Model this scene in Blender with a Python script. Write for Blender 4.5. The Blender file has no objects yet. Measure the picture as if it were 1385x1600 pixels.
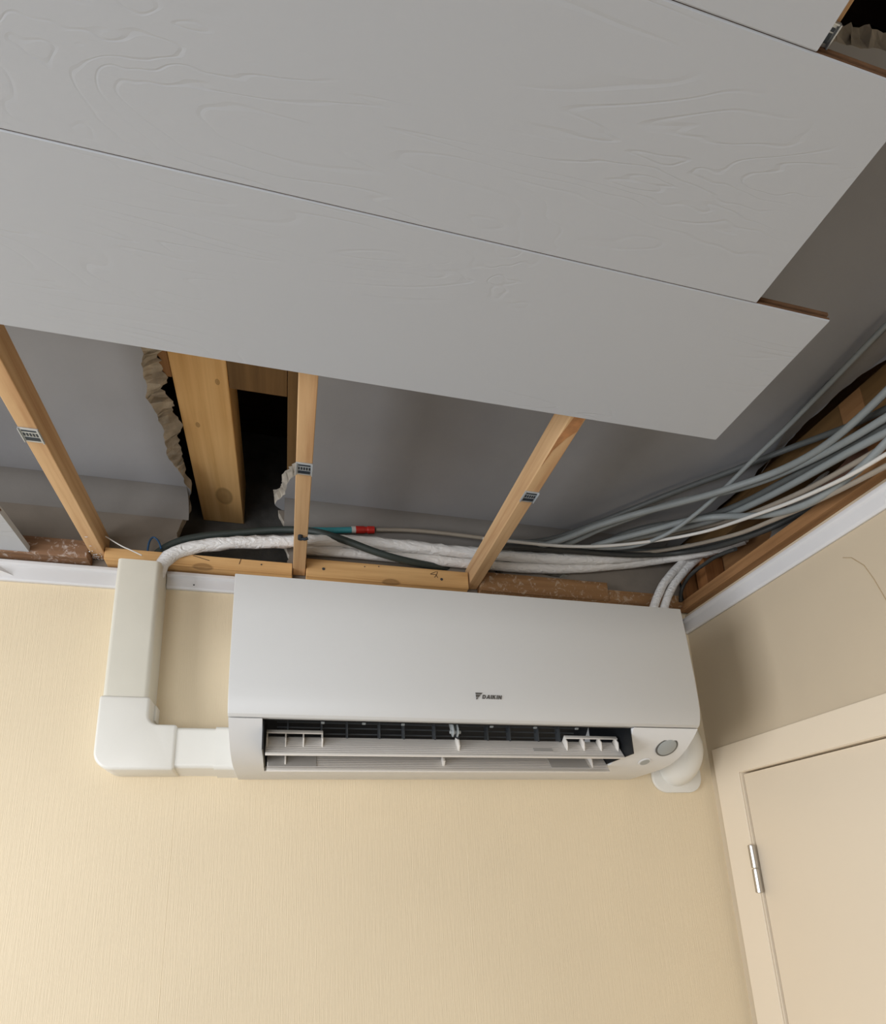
import bpy, bmesh, math, random
from mathutils import Vector, Matrix, noise
from mathutils.geometry import tessellate_polygon

random.seed(7)
S = bpy.context.scene
COL = S.collection
Z0 = 2.10                      # all heights below are measured from the unit's panel edge, 2.10 m above the floor

# ------------------------------------------------------------------ camera
cam_d = bpy.data.cameras.new('camera')
cam = bpy.data.objects.new('camera', cam_d)
COL.objects.link(cam)
right = Vector((0.9703, -0.2383, -0.0413)); down = Vector((0.0246, 0.2672, -0.9633)); fwd = Vector((0.2405, 0.9337, 0.2651))
M = Matrix((right, -down, -fwd)).transposed().to_4x4()
M.translation = Vector((-0.9069, -1.1064, -0.2416 + Z0))
cam.matrix_world = M
cam_d.sensor_fit = 'VERTICAL'
cam_d.sensor_height = 36.0
cam_d.sensor_width = 36.0 * 1385 / 1600
cam_d.lens = 927.0 / 1600 * 36.0
cam_d.shift_x = -(680.4 - 692.5) / 1600
cam_d.shift_y = (1125.1 - 800) / 1600
cam_d.clip_start = 0.02
S.camera = cam

# ------------------------------------------------------------------ world, daylight, exposure
world = bpy.data.worlds.new('daylight'); S.world = world
world.use_nodes = True
bg = world.node_tree.nodes['Background']
bg.inputs['Color'].default_value = (0.75, 0.86, 1.0, 1)
bg.inputs['Strength'].default_value = 0.8

def area(name, loc, direction, sx, sy, watts, col):
    l = bpy.data.lights.new(name, 'AREA'); l.shape = 'RECTANGLE'; l.size = sx; l.size_y = sy
    l.energy = watts; l.color = col
    o = bpy.data.objects.new(name, l); COL.objects.link(o)
    o.location = loc
    o.rotation_euler = Vector(direction).to_track_quat('-Z', 'Z').to_euler()
    return o
# daylight from the left window; the rear lamp is an added fill
area('window_daylight', (-3.02, -1.30, Z0 - 0.60), (1, 0, 0), 1.45, 1.30, 50.0, (0.922, 0.945, 1.0))
area('rear_fill', (-2.2, -3.32, Z0 - 0.75), (0, 1, 0), 1.5, 1.2, 26.0, (0.93, 0.955, 1.0))

S.view_settings.view_transform = 'Standard'
S.view_settings.look = 'None'
S.view_settings.gamma = 1.0
S.view_settings.exposure = 0.22
S.view_settings.use_curve_mapping = False

# ------------------------------------------------------------------ materials
def srgb(r, g, b):
    f = lambda c: (c/255/12.92) if c/255 <= 0.04045 else ((c/255+0.055)/1.055)**2.4
    return (f(r), f(g), f(b), 1)

def new_mat(name):
    m = bpy.data.materials.new(name); m.use_nodes = True
    nt = m.node_tree
    return m, nt, nt.nodes['Principled BSDF']

def N(nt, t, **kw):
    n = nt.nodes.new(t)
    for k, v in kw.items():
        if k in n.inputs: n.inputs[k].default_value = v
        else: setattr(n, k, v)
    return n

def coords(nt, scale=(1, 1, 1), rot=(0, 0, 0)):
    tc = N(nt, 'ShaderNodeTexCoord'); mp = N(nt, 'ShaderNodeMapping')
    mp.inputs['Scale'].default_value = scale; mp.inputs['Rotation'].default_value = rot
    nt.links.new(tc.outputs['Object'], mp.inputs['Vector'])
    return mp.outputs['Vector']

def ramp(nt, src, stops):
    r = N(nt, 'ShaderNodeValToRGB')
    el = r.color_ramp.elements
    el[0].position, el[0].color = stops[0]
    el[1].position, el[1].color = stops[-1]
    for p, c in stops[1:-1]:
        e = el.new(p); e.color = c
    nt.links.new(src, r.inputs['Fac'])
    return r.outputs['Color']

def plain(name, rgb, rough=0.5, var=0.04, nscale=6.0, bump=0.0, bscale=200.0, metal=0.0, spec=0.5, scale=(1, 1, 1)):
    """a colour with faint unevenness and optional fine relief"""
    m, nt, b = new_mat(name)
    v = coords(nt, scale)
    n = N(nt, 'ShaderNodeTexNoise', Scale=nscale, Detail=4.0)
    nt.links.new(v, n.inputs['Vector'])
    c = srgb(*rgb); lo = tuple(x*(1-var) for x in c[:3]) + (1,); hi = tuple(min(1, x*(1+var)) for x in c[:3]) + (1,)
    nt.links.new(ramp(nt, n.outputs['Fac'], [(0.3, lo), (0.7, hi)]), b.inputs['Base Color'])
    b.inputs['Roughness'].default_value = rough; b.inputs['Metallic'].default_value = metal
    b.inputs['Specular IOR Level'].default_value = spec
    if bump:
        n2 = N(nt, 'ShaderNodeTexNoise', Scale=bscale, Detail=3.0)
        nt.links.new(v, n2.inputs['Vector'])
        bp = N(nt, 'ShaderNodeBump', Strength=bump, Distance=0.002)
        nt.links.new(n2.outputs['Fac'], bp.inputs['Height']); nt.links.new(bp.outputs['Normal'], b.inputs['Normal'])
    return m

def wood(name, dark, light, axis='Y', rough=0.65, knots=(), grain=1.0, flecks=None):
    """sawn pine: grain stretched along axis; knots = (x, y, z, radius) in object space; flecks = colour of smeared plaster"""
    m, nt, b = new_mat(name)
    L = nt.links
    k = 1.3
    sc = {'X': (k, 34, 34), 'Y': (34, k, 34), 'Z': (34, 34, k)}[axis]
    v = coords(nt, sc)
    n = N(nt, 'ShaderNodeTexNoise', Scale=1.6, Detail=6.0, Roughness=0.6, Distortion=0.6)
    L.new(v, n.inputs['Vector'])
    c1, c2 = srgb(*dark), srgb(*light)
    mid = tuple(0.45*a+0.55*bb for a, bb in zip(c1[:3], c2[:3])) + (1,)
    col = ramp(nt, n.outputs['Fac'], [(0.28, c1), (0.48, mid), (0.7, c2)])
    big = N(nt, 'ShaderNodeTexNoise', Scale=4.0, Detail=2.0)
    L.new(coords(nt, (1, 1, 1)), big.inputs['Vector'])
    mx = N(nt, 'ShaderNodeMix', data_type='RGBA', blend_type='MULTIPLY')
    mx.inputs['Factor'].default_value = 1.0
    L.new(col, mx.inputs['A'])
    L.new(ramp(nt, big.outputs['Fac'], [(0.3, (0.88, 0.84, 0.80, 1)), (0.65, (1, 1, 1, 1))]), mx.inputs['B'])
    cur = mx.outputs['Result']
    for (kx, ky, kz, kr) in knots:
        tc = N(nt, 'ShaderNodeTexCoord')
        d = N(nt, 'ShaderNodeVectorMath', operation='SUBTRACT'); d.inputs[1].default_value = (kx, ky, kz)
        L.new(tc.outputs['Object'], d.inputs[0])
        st = N(nt, 'ShaderNodeVectorMath', operation='MULTIPLY')
        st.inputs[1].default_value = {'X': (0.6, 1, 1), 'Y': (1, 0.6, 1), 'Z': (1, 1, 0.6)}[axis]
        L.new(d.outputs[0], st.inputs[0])
        ln = N(nt, 'ShaderNodeVectorMath', operation='LENGTH'); L.new(st.outputs[0], ln.inputs[0])
        dv = N(nt, 'ShaderNodeMath', operation='DIVIDE'); dv.inputs[1].default_value = kr
        L.new(ln.outputs['Value'], dv.inputs[0])
        fac = ramp(nt, dv.outputs[0], [(0.0, (0.6, 0.6, 0.6, 1)), (0.45, (0.5, 0.5, 0.5, 1)), (0.8, (0.62, 0.62, 0.62, 1)), (1.0, (0, 0, 0, 1))])
        mk = N(nt, 'ShaderNodeMix', data_type='RGBA')
        L.new(fac, mk.inputs['Factor']); L.new(cur, mk.inputs['A'])
        mk.inputs['B'].default_value = tuple(0.35*x for x in c1[:3]) + (1,)
        cur = mk.outputs['Result']
    if flecks:
        vv = N(nt, 'ShaderNodeTexNoise', Scale=55.0, Detail=5.0, Roughness=0.7, Distortion=1.2)
        L.new(coords(nt, (1, 1, 1)), vv.inputs['Vector'])
        mf = N(nt, 'ShaderNodeMix', data_type='RGBA')
        L.new(ramp(nt, vv.outputs['Fac'], [(0.55, (0, 0, 0, 1)), (0.66, (0.75, 0.75, 0.75, 1))]), mf.inputs['Factor'])
        L.new(cur, mf.inputs['A']); mf.inputs['B'].default_value = srgb(*flecks)
        cur = mf.outputs['Result']
    L.new(cur, b.inputs['Base Color'])
    b.inputs['Roughness'].default_value = rough
    b.inputs['Specular IOR Level'].default_value = 0.3
    bp = N(nt, 'ShaderNodeBump', Strength=0.25*grain, Distance=0.001)
    L.new(n.outputs['Fac'], bp.inputs['Height']); L.new(bp.outputs['Normal'], b.inputs['Normal'])
    return m

def wall_mat(name, rgb):
    """cream painted wallpaper with a fine upright string relief and a few scuffs"""
    m, nt, b = new_mat(name)
    L = nt.links
    n = N(nt, 'ShaderNodeTexNoise', Scale=3.0, Detail=5.0, Roughness=0.6)
    L.new(coords(nt, (1, 1, 1)), n.inputs['Vector'])
    c = srgb(*rgb)
    L.new(ramp(nt, n.outputs['Fac'], [(0.3, tuple(x*0.95 for x in c[:3])+(1,)), (0.65, c)]), b.inputs['Base Color'])
    s = N(nt, 'ShaderNodeTexNoise', Scale=1.0, Detail=4.0, Roughness=0.7)
    L.new(coords(nt, (520, 520, 14)), s.inputs['Vector'])
    bp = N(nt, 'ShaderNodeBump', Strength=0.34, Distance=0.002)
    L.new(s.outputs['Fac'], bp.inputs['Height']); L.new(bp.outputs['Normal'], b.inputs['Normal'])
    b.inputs['Roughness'].default_value = 0.55; b.inputs['Specular IOR Level'].default_value = 0.35
    return m

def panel_mat(name, rgb):
    """white foil ceiling panel with a pressed wood grain: long wavering lines in patches"""
    m, nt, b = new_mat(name)
    L = nt.links
    b.inputs['Base Color'].default_value = srgb(*rgb)
    b.inputs['Roughness'].default_value = 0.45; b.inputs['Specular IOR Level'].default_value = 0.4
    w = N(nt, 'ShaderNodeTexNoise', Scale=1.0, Detail=3.0, Roughness=0.5, Distortion=0.9)
    L.new(coords(nt, (2.6, 11.0, 1), (0, 0, 0.04)), w.inputs['Vector'])
    k = N(nt, 'ShaderNodeMath', operation='MULTIPLY'); k.inputs[1].default_value = 13.0
    L.new(w.outputs['Fac'], k.inputs[0])
    fr = N(nt, 'ShaderNodeMath', operation='FRACT'); L.new(k.outputs[0], fr.inputs[0])
    lines = ramp(nt, fr.outputs[0], [(0.0, (0, 0, 0, 1)), (0.38, (0, 0, 0, 1)), (0.5, (1, 1, 1, 1)), (0.62, (0, 0, 0, 1)), (1.0, (0, 0, 0, 1))])
    mk = N(nt, 'ShaderNodeTexNoise', Scale=1.0, Detail=3.0)
    L.new(coords(nt, (3.5, 8, 1)), mk.inputs['Vector'])
    mask = ramp(nt, mk.outputs['Fac'], [(0.46, (0, 0, 0, 1)), (0.64, (1, 1, 1, 1))])
    mul = N(nt, 'ShaderNodeMix', data_type='RGBA', blend_type='MULTIPLY'); mul.inputs['Factor'].default_value = 1
    L.new(lines, mul.inputs['A']); L.new(mask, mul.inputs['B'])
    fine = N(nt, 'ShaderNodeTexNoise', Scale=1.0, Detail=4.0, Roughness=0.65)
    L.new(coords(nt, (14, 330, 1)), fine.inputs['Vector'])
    add = N(nt, 'ShaderNodeMix', data_type='RGBA', blend_type='ADD'); add.inputs['Factor'].default_value = 0.22
    L.new(mul.outputs['Result'], add.inputs['A']); L.new(fine.outputs['Fac'], add.inputs['B'])
    bp = N(nt, 'ShaderNodeBump', Strength=0.21, Distance=0.0014); bp.invert = True
    L.new(add.outputs['Result'], bp.inputs['Height']); L.new(bp.outputs['Normal'], b.inputs['Normal'])
    return m

def ridged(name, rgb, axis_scale, rough=0.5, strength=0.5, var=0.0):
    m, nt, b = new_mat(name)
    L = nt.links
    w = N(nt, 'ShaderNodeTexWave', Scale=1.0)
    w.bands_direction = 'Y'
    L.new(coords(nt, axis_scale), w.inputs['Vector'])
    bp = N(nt, 'ShaderNodeBump', Strength=strength, Distance=0.001)
    L.new(w.outputs['Fac'], bp.inputs['Height']); L.new(bp.outputs['Normal'], b.inputs['Normal'])
    c = srgb(*rgb)
    L.new(ramp(nt, w.outputs['Fac'], [(0.2, tuple(x*0.9 for x in c[:3])+(1,)), (0.8, c)]), b.inputs['Base Color'])
    b.inputs['Roughness'].default_value = rough
    return m

def wrap_mat(name, rgb):
    """thin crinkled plastic film round the pipe foam"""
    m, nt, b = new_mat(name)
    L = nt.links
    n = N(nt, 'ShaderNodeTexNoise', Scale=70.0, Detail=4.0, Distortion=2.0)
    L.new(coords(nt, (0.45, 1, 1)), n.inputs['Vector'])
    bp = N(nt, 'ShaderNodeBump', Strength=0.9, Distance=0.004)
    L.new(n.outputs['Fac'], bp.inputs['Height']); L.new(bp.outputs['Normal'], b.inputs['Normal'])
    b.inputs['Base Color'].default_value = srgb(*rgb)
    b.inputs['Roughness'].default_value = 0.33
    return m

def masonry_mat(name, rgb):
    return plain(name, rgb, rough=0.95, var=0.25, nscale=22.0, bump=0.8, bscale=60.0, spec=0.1)

MT = dict(
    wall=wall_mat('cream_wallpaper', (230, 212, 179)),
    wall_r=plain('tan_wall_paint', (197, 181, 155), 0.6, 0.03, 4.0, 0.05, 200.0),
    door=plain('cream_door_paint', (227, 212, 188), 0.42, 0.015, 3.0, 0.05, 300.0),
    panel=panel_mat('white_panel_foil', (173, 176, 180)),
    mdf=plain('brown_mdf', (112, 84, 62), 0.9, 0.15, 60.0, 0.3, 400.0, spec=0.1),
    board=plain('old_grey_plaster', (152, 152, 153), 0.9, 0.07, 5.0, 0.12, 90.0, spec=0.15),
    dirty_shaded=plain('stained_shaded_plaster', (128, 119, 108), 0.95, 0.12, 12.0, 0.3, 60.0, spec=0.1),  # brown stain, darkened further to paint in the dimness up there
    cove=plain('shaded_cove_plaster', (132, 128, 123), 0.95, 0.08, 9.0, 0.2, 80.0, spec=0.1),  # shade toward the wall is put into the cove's colour
    broken=plain('broken_plaster', (178, 170, 156), 1.0, 0.3, 40.0, 1.0, 70.0, spec=0.1),
    pine=wood('pine', (176, 134, 92), (216, 182, 138), 'Y', knots=[]),
    pine_joist=wood('pine_joist', (212, 164, 100), (240, 198, 136), 'Y', knots=[(0.050, 0.005, 0.0, 0.018), (0.024, -0.189, 0.0, 0.004), (0.066, -0.29, 0.0, 0.004)]),
    pine_x=wood('pine_ledger', (176, 130, 76), (220, 178, 122), 'X', knots=[(0.17, -0.03, -0.003, 0.013)]),
    stained_x=wood('stained_ledger', (112, 80, 50), (152, 114, 76), 'X', flecks=(186, 168, 146)),
    smeared_x=wood('smeared_ledger', (104, 76, 54), (146, 112, 84), 'X', flecks=(198, 186, 176)),
    brown_y=wood('brown_timber', (126, 90, 56), (168, 126, 84), 'Y'),
    olive_y=wood('aged_timber', (96, 72, 42), (130, 100, 62), 'Y'),
    orange_z=wood('orange_stud', (112, 70, 38), (150, 102, 60), 'Z'),
    dark_wood=wood('dark_lid_wood', (40, 28, 18), (62, 46, 30), 'X'),
    trim=plain('white_trim_plastic', (222, 221, 220), 0.35, 0.02, 8.0),
    ac=plain('white_unit_plastic', (206, 205, 201), 0.42, 0.012, 3.0, 0.06, 700.0),
    ac_low=plain('white_unit_casing', (222, 222, 220), 0.38, 0.012, 3.0, 0.06, 700.0),
    black=plain('black_plastic', (22, 24, 26), 0.45, 0.1, 8.0),
    dgrey=plain('dark_grey_plastic', (58, 61, 63), 0.5, 0.05, 8.0),
    louvre=ridged('ridged_louvre_plastic', (228, 222, 214), (1, 130, 130), 0.45, 0.5),
    louvre_edge=plain('louvre_edge_plastic', (222, 216, 206), 0.4, 0.02, 8.0),
    patch=plain('smooth_grey_patch', (178, 174, 168), 0.5, 0.02, 8.0),
    sensor=plain('grey_sensor_lens', (158, 162, 160), 0.3, 0.03, 8.0),
    ring=plain('dark_sensor_ring', (88, 88, 84), 0.4, 0.03, 8.0),
    logo=plain('grey_logo_print', (84, 80, 74), 0.5, 0.02, 8.0),
    trunk=plain('ivory_trunking_plastic', (213, 208, 192), 0.38, 0.025, 14.0, 0.03, 300.0),
    trunk_w=plain('white_trunking_plastic', (226, 223, 213), 0.33, 0.015, 10.0, 0.03, 300.0),
    pipe=wrap_mat('smooth_white_pipe_wrap', (226, 222, 216)),
    wrinkled=wrap_mat('wrinkled_white_pipe_wrap', (232, 230, 226)),
    hose=plain('dark_green_grey_hose', (54, 62, 58), 0.55, 0.06, 30.0),
    teal=plain('teal_conduit_plastic', (58, 142, 150), 0.45, 0.05, 30.0),
    red=plain('red_plastic', (196, 42, 34), 0.4, 0.06, 40.0),
    blue=plain('blue_wire_sheath', (36, 74, 108), 0.45, 0.05, 40.0),
    cable=plain('grey_cable_sheath', (138, 143, 142), 0.5, 0.06, 30.0),
    cable_d=plain('dark_grey_cable_sheath', (92, 95, 93), 0.5, 0.06, 30.0),
    cable_k=plain('charcoal_cable_sheath', (58, 59, 57), 0.5, 0.06, 30.0),
    cable_w=plain('white_cable_sheath', (206, 203, 196), 0.45, 0.04, 30.0),
    cable_b=plain('beige_cable_sheath', (152, 142, 128), 0.5, 0.05, 30.0),
    steel=plain('galvanised_steel', (196, 202, 206), 0.4, 0.1, 50.0, metal=0.6),
    steel_d=plain('embossed_dark_steel', (52, 62, 72), 0.4, 0.1, 50.0, metal=0.5),
    chrome=plain('brushed_hinge_steel', (196, 192, 186), 0.22, 0.05, 50.0, metal=1.0),
    masonry=masonry_mat('dark_grey_masonry', (92, 90, 86)),
    resin=plain('resin_brown', (168, 118, 74), 0.6, 0.25, 60.0),
    pinkish=plain('old_pink_plaster', (140, 108, 92), 1.0, 0.15, 18.0, 0.5, 60.0, spec=0.1),
    paper=plain('torn_grey_paper', (150, 146, 140), 0.85, 0.08, 20.0, 0.3, 60.0),
    floor=plain('grey_carpet', (92, 92, 96), 0.95, 0.12, 40.0, 0.6, 300.0, spec=0.1),
    plainwall=plain('white_wall_paint', (196, 194, 190), 0.8, 0.02, 4.0),
    mark=plain('pencil_grey', (70, 52, 38), 0.9, 0.02, 8.0),
    rust=plain('reddish_mark', (120, 66, 52), 0.9, 0.02, 8.0),
    hairline=plain('hairline_shadow_brown', (176, 154, 120), 0.8, 0.02, 8.0),
)
def glass_mat():
    m = bpy.data.materials.new('window_glass'); m.use_nodes = True
    nt = m.node_tree; nt.nodes.clear()
    o = nt.nodes.new('ShaderNodeOutputMaterial'); mx = nt.nodes.new('ShaderNodeMixShader')
    t = nt.nodes.new('ShaderNodeBsdfTransparent'); g = nt.nodes.new('ShaderNodeBsdfGlossy')
    g.inputs['Roughness'].default_value = 0.02; mx.inputs[0].default_value = 0.08
    nt.links.new(t.outputs[0], mx.inputs[1]); nt.links.new(g.outputs[0], mx.inputs[2]); nt.links.new(mx.outputs[0], o.inputs[0])
    return m
MT['glass'] = glass_mat()

# ------------------------------------------------------------------ mesh helpers
class MB:
    """collects faces in room coordinates; build() links them as ONE mesh object"""
    def __init__(s): s.v = []; s.f = []; s.m = []
    def add(s, vs, fs, mi=0):
        o = len(s.v); s.v += [Vector(p) for p in vs]
        for k, f in enumerate(fs):
            s.f.append([o+i for i in f]); s.m.append(mi if isinstance(mi, int) else mi[k])
        return s
    def box(s, x0, x1, y0, y1, z0, z1, mi=0):
        x0, x1 = sorted((x0, x1)); y0, y1 = sorted((y0, y1)); z0, z1 = sorted((z0, z1))
        v = [(x, y, z) for z in (z0, z1) for x, y in ((x0, y0), (x1, y0), (x1, y1), (x0, y1))]
        # face order: bottom, top, -y, +x, +y, -x
        return s.add(v, [(3, 2, 1, 0), (4, 5, 6, 7), (0, 1, 5, 4), (1, 2, 6, 5), (2, 3, 7, 6), (3, 0, 4, 7)], mi)
    def hexa(s, b, t, mi=0):
        return s.add(list(b)+list(t), [(3, 2, 1, 0), (4, 5, 6, 7), (0, 1, 5, 4), (1, 2, 6, 5), (2, 3, 7, 6), (3, 0, 4, 7)], mi)
    def prism(s, prof, axis, a, b, mi=0, caps=True):
        """closed profile extruded along axis; profile pairs are the two other axes in order"""
        def P(p, t):
            return {'X': (t, p[0], p[1]), 'Y': (p[0], t, p[1]), 'Z': (p[0], p[1], t)}[axis]
        n = len(prof)
        v = [P(p, a) for p in prof] + [P(p, b) for p in prof]
        f = [(i, (i+1) % n, n+(i+1) % n, n+i) for i in range(n)]
        if caps: f += [tuple(range(n))[::-1], tuple(range(n, 2*n))]
        return s.add(v, f, mi)
    def sheet(s, prof, a, b, th, mi=0, flip=1):
        """open (y,z) profile extruded along x and thickened to a slab"""
        n = len(prof); off = []
        for i in range(n):
            p, q = Vector(prof[max(0, i-1)]), Vector(prof[min(n-1, i+1)])
            d = (q-p).normalized(); off.append(Vector(prof[i]) + flip*th*Vector((-d.y, d.x)))
        return s.prism([tuple(p) for p in prof] + [tuple(p) for p in reversed(off)], 'X', a, b, mi)
    def tube(s, pts, r, seg=12, mi=0, flat=1.0, closed_ends=True):
        pts = [Vector(p) for p in pts]; n = len(pts); o = len(s.v)
        t0 = (pts[1]-pts[0]).normalized()
        up = Vector((0, 0, 1)) if abs(t0.z) < 0.9 else Vector((0, 1, 0))
        nrm = (up - up.dot(t0)*t0).normalized()
        for i in range(n):
            t = (pts[min(n-1, i+1)]-pts[max(0, i-1)]).normalized()
            nrm = (nrm - nrm.dot(t)*t).normalized(); bn = t.cross(nrm)
            for k in range(seg):
                a = 2*math.pi*k/seg
                rr = r(i/(n-1), a, pts[i]) if callable(r) else r
                s.v.append(pts[i] + rr*(math.cos(a)*nrm + flat*math.sin(a)*bn))
        for i in range(n-1):
            for k in range(seg):
                s.f.append([o+i*seg+k, o+i*seg+(k+1) % seg, o+(i+1)*seg+(k+1) % seg, o+(i+1)*seg+k]); s.m.append(mi)
        if closed_ends:
            s.f.append([o+k for k in range(seg)][::-1]); s.m.append(mi)
            s.f.append([o+(n-1)*seg+k for k in range(seg)]); s.m.append(mi)
        return s
    def disc(s, c, nrm, r, h=0.001, seg=28, mi=0, ry=None):
        nrm = Vector(nrm).normalized(); a = nrm.cross(Vector((0, 0, 1)))
        a = Vector((1, 0, 0)) if a.length < 1e-4 else a.normalized()
        b = nrm.cross(a); c = Vector(c); ry = ry or r
        ring = [c + r*math.cos(2*math.pi*k/seg)*a + ry*math.sin(2*math.pi*k/seg)*b for k in range(seg)]
        v = ring + [p + h*nrm for p in ring]
        f = [(k, (k+1) % seg, seg+(k+1) % seg, seg+k) for k in range(seg)] + [tuple(range(seg))[::-1], tuple(range(seg, 2*seg))]
        return s.add(v, f, mi)
    def build(s, name, mats, parent=None, origin=(0, 0, 0), bevel=0.0, seg=2, smooth=35, kind=None, label=None):
        o = Vector(origin); me = bpy.data.meshes.new(name)
        me.from_pydata([v - o for v in s.v], [], s.f)
        mats = mats if isinstance(mats, (list, tuple)) else [mats]
        for m in mats: me.materials.append(m)
        for p, mi in zip(me.polygons, s.m): p.material_index = mi
        bm = bmesh.new(); bm.from_mesh(me)
        bmesh.ops.recalc_face_normals(bm, faces=bm.faces)
        if bevel:
            es = [e for e in bm.edges if len(e.link_faces) == 2 and e.calc_face_angle(0) > math.radians(30)]
            bmesh.ops.bevel(bm, geom=es, offset=bevel, segments=seg, profile=0.5, affect='EDGES', clamp_overlap=True)
        bm.to_mesh(me); bm.free()
        if smooth:
            me.polygons.foreach_set('use_smooth', [True]*len(me.polygons))
            me.set_sharp_from_angle(angle=math.radians(smooth))
        ob = bpy.data.objects.new(name, me); COL.objects.link(ob)
        if parent: ob.parent = parent
        else: ob.location = o + Vector((0, 0, Z0))
        if kind: ob['kind'] = kind
        if label: ob['label'] = label
        return ob

def tag(o, label, cat, group=None):
    o['label'] = label; o['category'] = cat
    if group: o['group'] = group
    return o

class Thing:
    """an Empty at the thing's base; part() builds children in room coordinates"""
    def __init__(s, name, origin, label=None, cat=None, group=None, kind=None):
        s.o = Vector(origin); s.e = bpy.data.objects.new(name, None); COL.objects.link(s.e)
        s.e.empty_display_size = 0.05
        s.e.location = s.o + Vector((0, 0, Z0))
        if label: tag(s.e, label, cat, group)
        if kind: s.e['kind'] = kind
    def part(s, name, mb, mats, parent=None, **kw):
        return mb.build(name, mats, parent or s.e, s.o, **kw)

def rounded(pts, radii, seg=6):
    """polygon with rounded corners"""
    out = []; n = len(pts)
    for i in range(n):
        p, a, b = Vector(pts[i]), Vector(pts[i-1]), Vector(pts[(i+1) % n])
        r = radii[i] if isinstance(radii, (list, tuple)) else radii
        if r <= 0: out.append(tuple(p)); continue
        u, w = (a-p).normalized(), (b-p).normalized()
        ang = u.angle(w); d = r/math.tan(ang/2)
        c = p + (u+w).normalized()*r/math.sin(ang/2)
        s0, s1 = p+u*d-c, p+w*d-c
        a0 = math.atan2(s0.y, s0.x); a1 = math.atan2(s1.y, s1.x)
        da = (a1-a0+math.pi) % (2*math.pi)-math.pi
        out += [(c.x+r*math.cos(a0+da*k/seg), c.y+r*math.sin(a0+da*k/seg)) for k in range(seg+1)]
    return out

def jag(pts, step, amp, closed=False, seed=1):
    """broken edge: split a polyline and shake it at several scales"""
    rnd = random.Random(seed); out = []
    n = len(pts); s = 0.0
    for i in range(n if closed else n-1):
        a, b = Vector(pts[i]), Vector(pts[(i+1) % n])
        ln = (b-a).length
        if ln < 1e-6: continue
        d = (b-a)/ln; q = Vector((-d.y, d.x)); j = 0.0
        while j < ln - step*0.3:
            p = a + d*j
            w = noise.noise(Vector((s*28, seed*3.1, 0)))*1.4 + noise.noise(Vector((s*80, seed*5.3, 2)))*0.6
            out.append(tuple(p + q*amp*w + q*rnd.uniform(-amp, amp)*0.12))
            h = step*rnd.uniform(0.45, 1.2); j += h; s += h
    if not closed: out.append(tuple(pts[-1]))
    return out

def plate(loops, to3d, offs=None, mi=0, mside=0, rough=0.0):
    """flat plate from an outline and holes; to3d(p, t) lifts a 2D point to face t = 0..1; offs shifts a point on face 1; rough shakes a middle ring"""
    mb = MB()
    flat = [p for l in loops for p in l]
    tris = tessellate_polygon([[Vector((p[0], p[1], 0)) for p in l] for l in loops])
    n = len(flat); r = random.Random(n)
    far = [offs(p) if offs else p for p in flat]
    lower = [to3d(p, 0) for p in flat]; upper = [to3d(p, 1) for p in far]
    mid = []
    for p, q in zip(flat, far):
        k = 0.0 if p == q else rough
        t = r.uniform(0.25, 0.6)
        mid.append(to3d((p[0]*(1-t)+q[0]*t + r.uniform(-k, k), p[1]*(1-t)+q[1]*t + r.uniform(-k, k)), r.uniform(0.3, 0.65)))
    mb.add(lower + upper + mid, [tuple(t) for t in tris] + [tuple(i+n for i in t)[::-1] for t in tris], mi)
    base = len(mb.v) - 3*n; k = 0
    for l in loops:
        m = len(l)
        for i in range(m):
            j = (i+1) % m
            mb.f.append([base+k+i, base+k+j, base+2*n+k+j, base+2*n+k+i]); mb.m.append(mside)
            mb.f.append([base+2*n+k+i, base+2*n+k+j, base+n+k+j, base+n+k+i]); mb.m.append(mside)
        k += m
    return mb

# ================================================================== THE ROOM
FL = -Z0
XL, YR, TOP = -3.12, -3.42, 0.80
MB().box(XL-0.1, 0.12, YR-0.1, 0.12, FL-0.1, FL).build('floor', MT['floor'], kind='structure', smooth=0)

# back wall: plaster 20 mm over masonry, broken open below the joist
notch = jag([(-0.938, 0.515), (-0.918, 0.475), (-0.928, 0.44), (-0.912, 0.412), (-0.915, 0.388)], 0.008, 0.004, seed=3) + \
        jag([(-0.915, 0.386), (-1.02, 0.380), (-1.10, 0.379), (-1.116, 0.386)], 0.02, 0.003, seed=4) + \
        jag([(-1.118, 0.40), (-1.128, 0.44), (-1.116, 0.48), (-1.108, 0.515)], 0.008, 0.004, seed=5)
def ring_hole(cx, cz, rx, rz, sd):
    r = random.Random(sd)
    return [(cx+rx*math.cos(a)*r.uniform(.75, 1.15), cz+rz*math.sin(a)*r.uniform(.75, 1.15)) for a in [2*math.pi*k/14 for k in range(14)]]
wall_back = MB().box(XL, 0.10, 0, 0.02, FL, 0.352).build('wall_back', MT['wall'], kind='structure', smooth=0)
m = MB(); m.box(XL, 0.12, 0.020, 0.11, FL, 0.375); m.box(XL, -1.15, 0.02, 0.11, 0.375, TOP); m.box(-0.895, 0.12, 0.02, 0.11, 0.375, TOP)
m.box(-1.15, -0.895, 0.10, 0.14, 0.375, TOP)
m.build('masonry', MT['masonry'], wall_back, smooth=0)
outline = [(XL, 0.352), (-0.001, 0.352), (-0.001, 0.5147)] + notch + [(XL, 0.5147)]
pb = plate([outline, ring_hole(-0.462, 0.416, 0.010, 0.015, 1), ring_hole(-0.325, 0.424, 0.030, 0.008, 2)],
           lambda p, t: (p[0], 0.0195*t, p[1]), mside=1)
pb.build('bare_plaster', [MT['dirty_shaded'], MT['broken']], wall_back, smooth=0)
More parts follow.
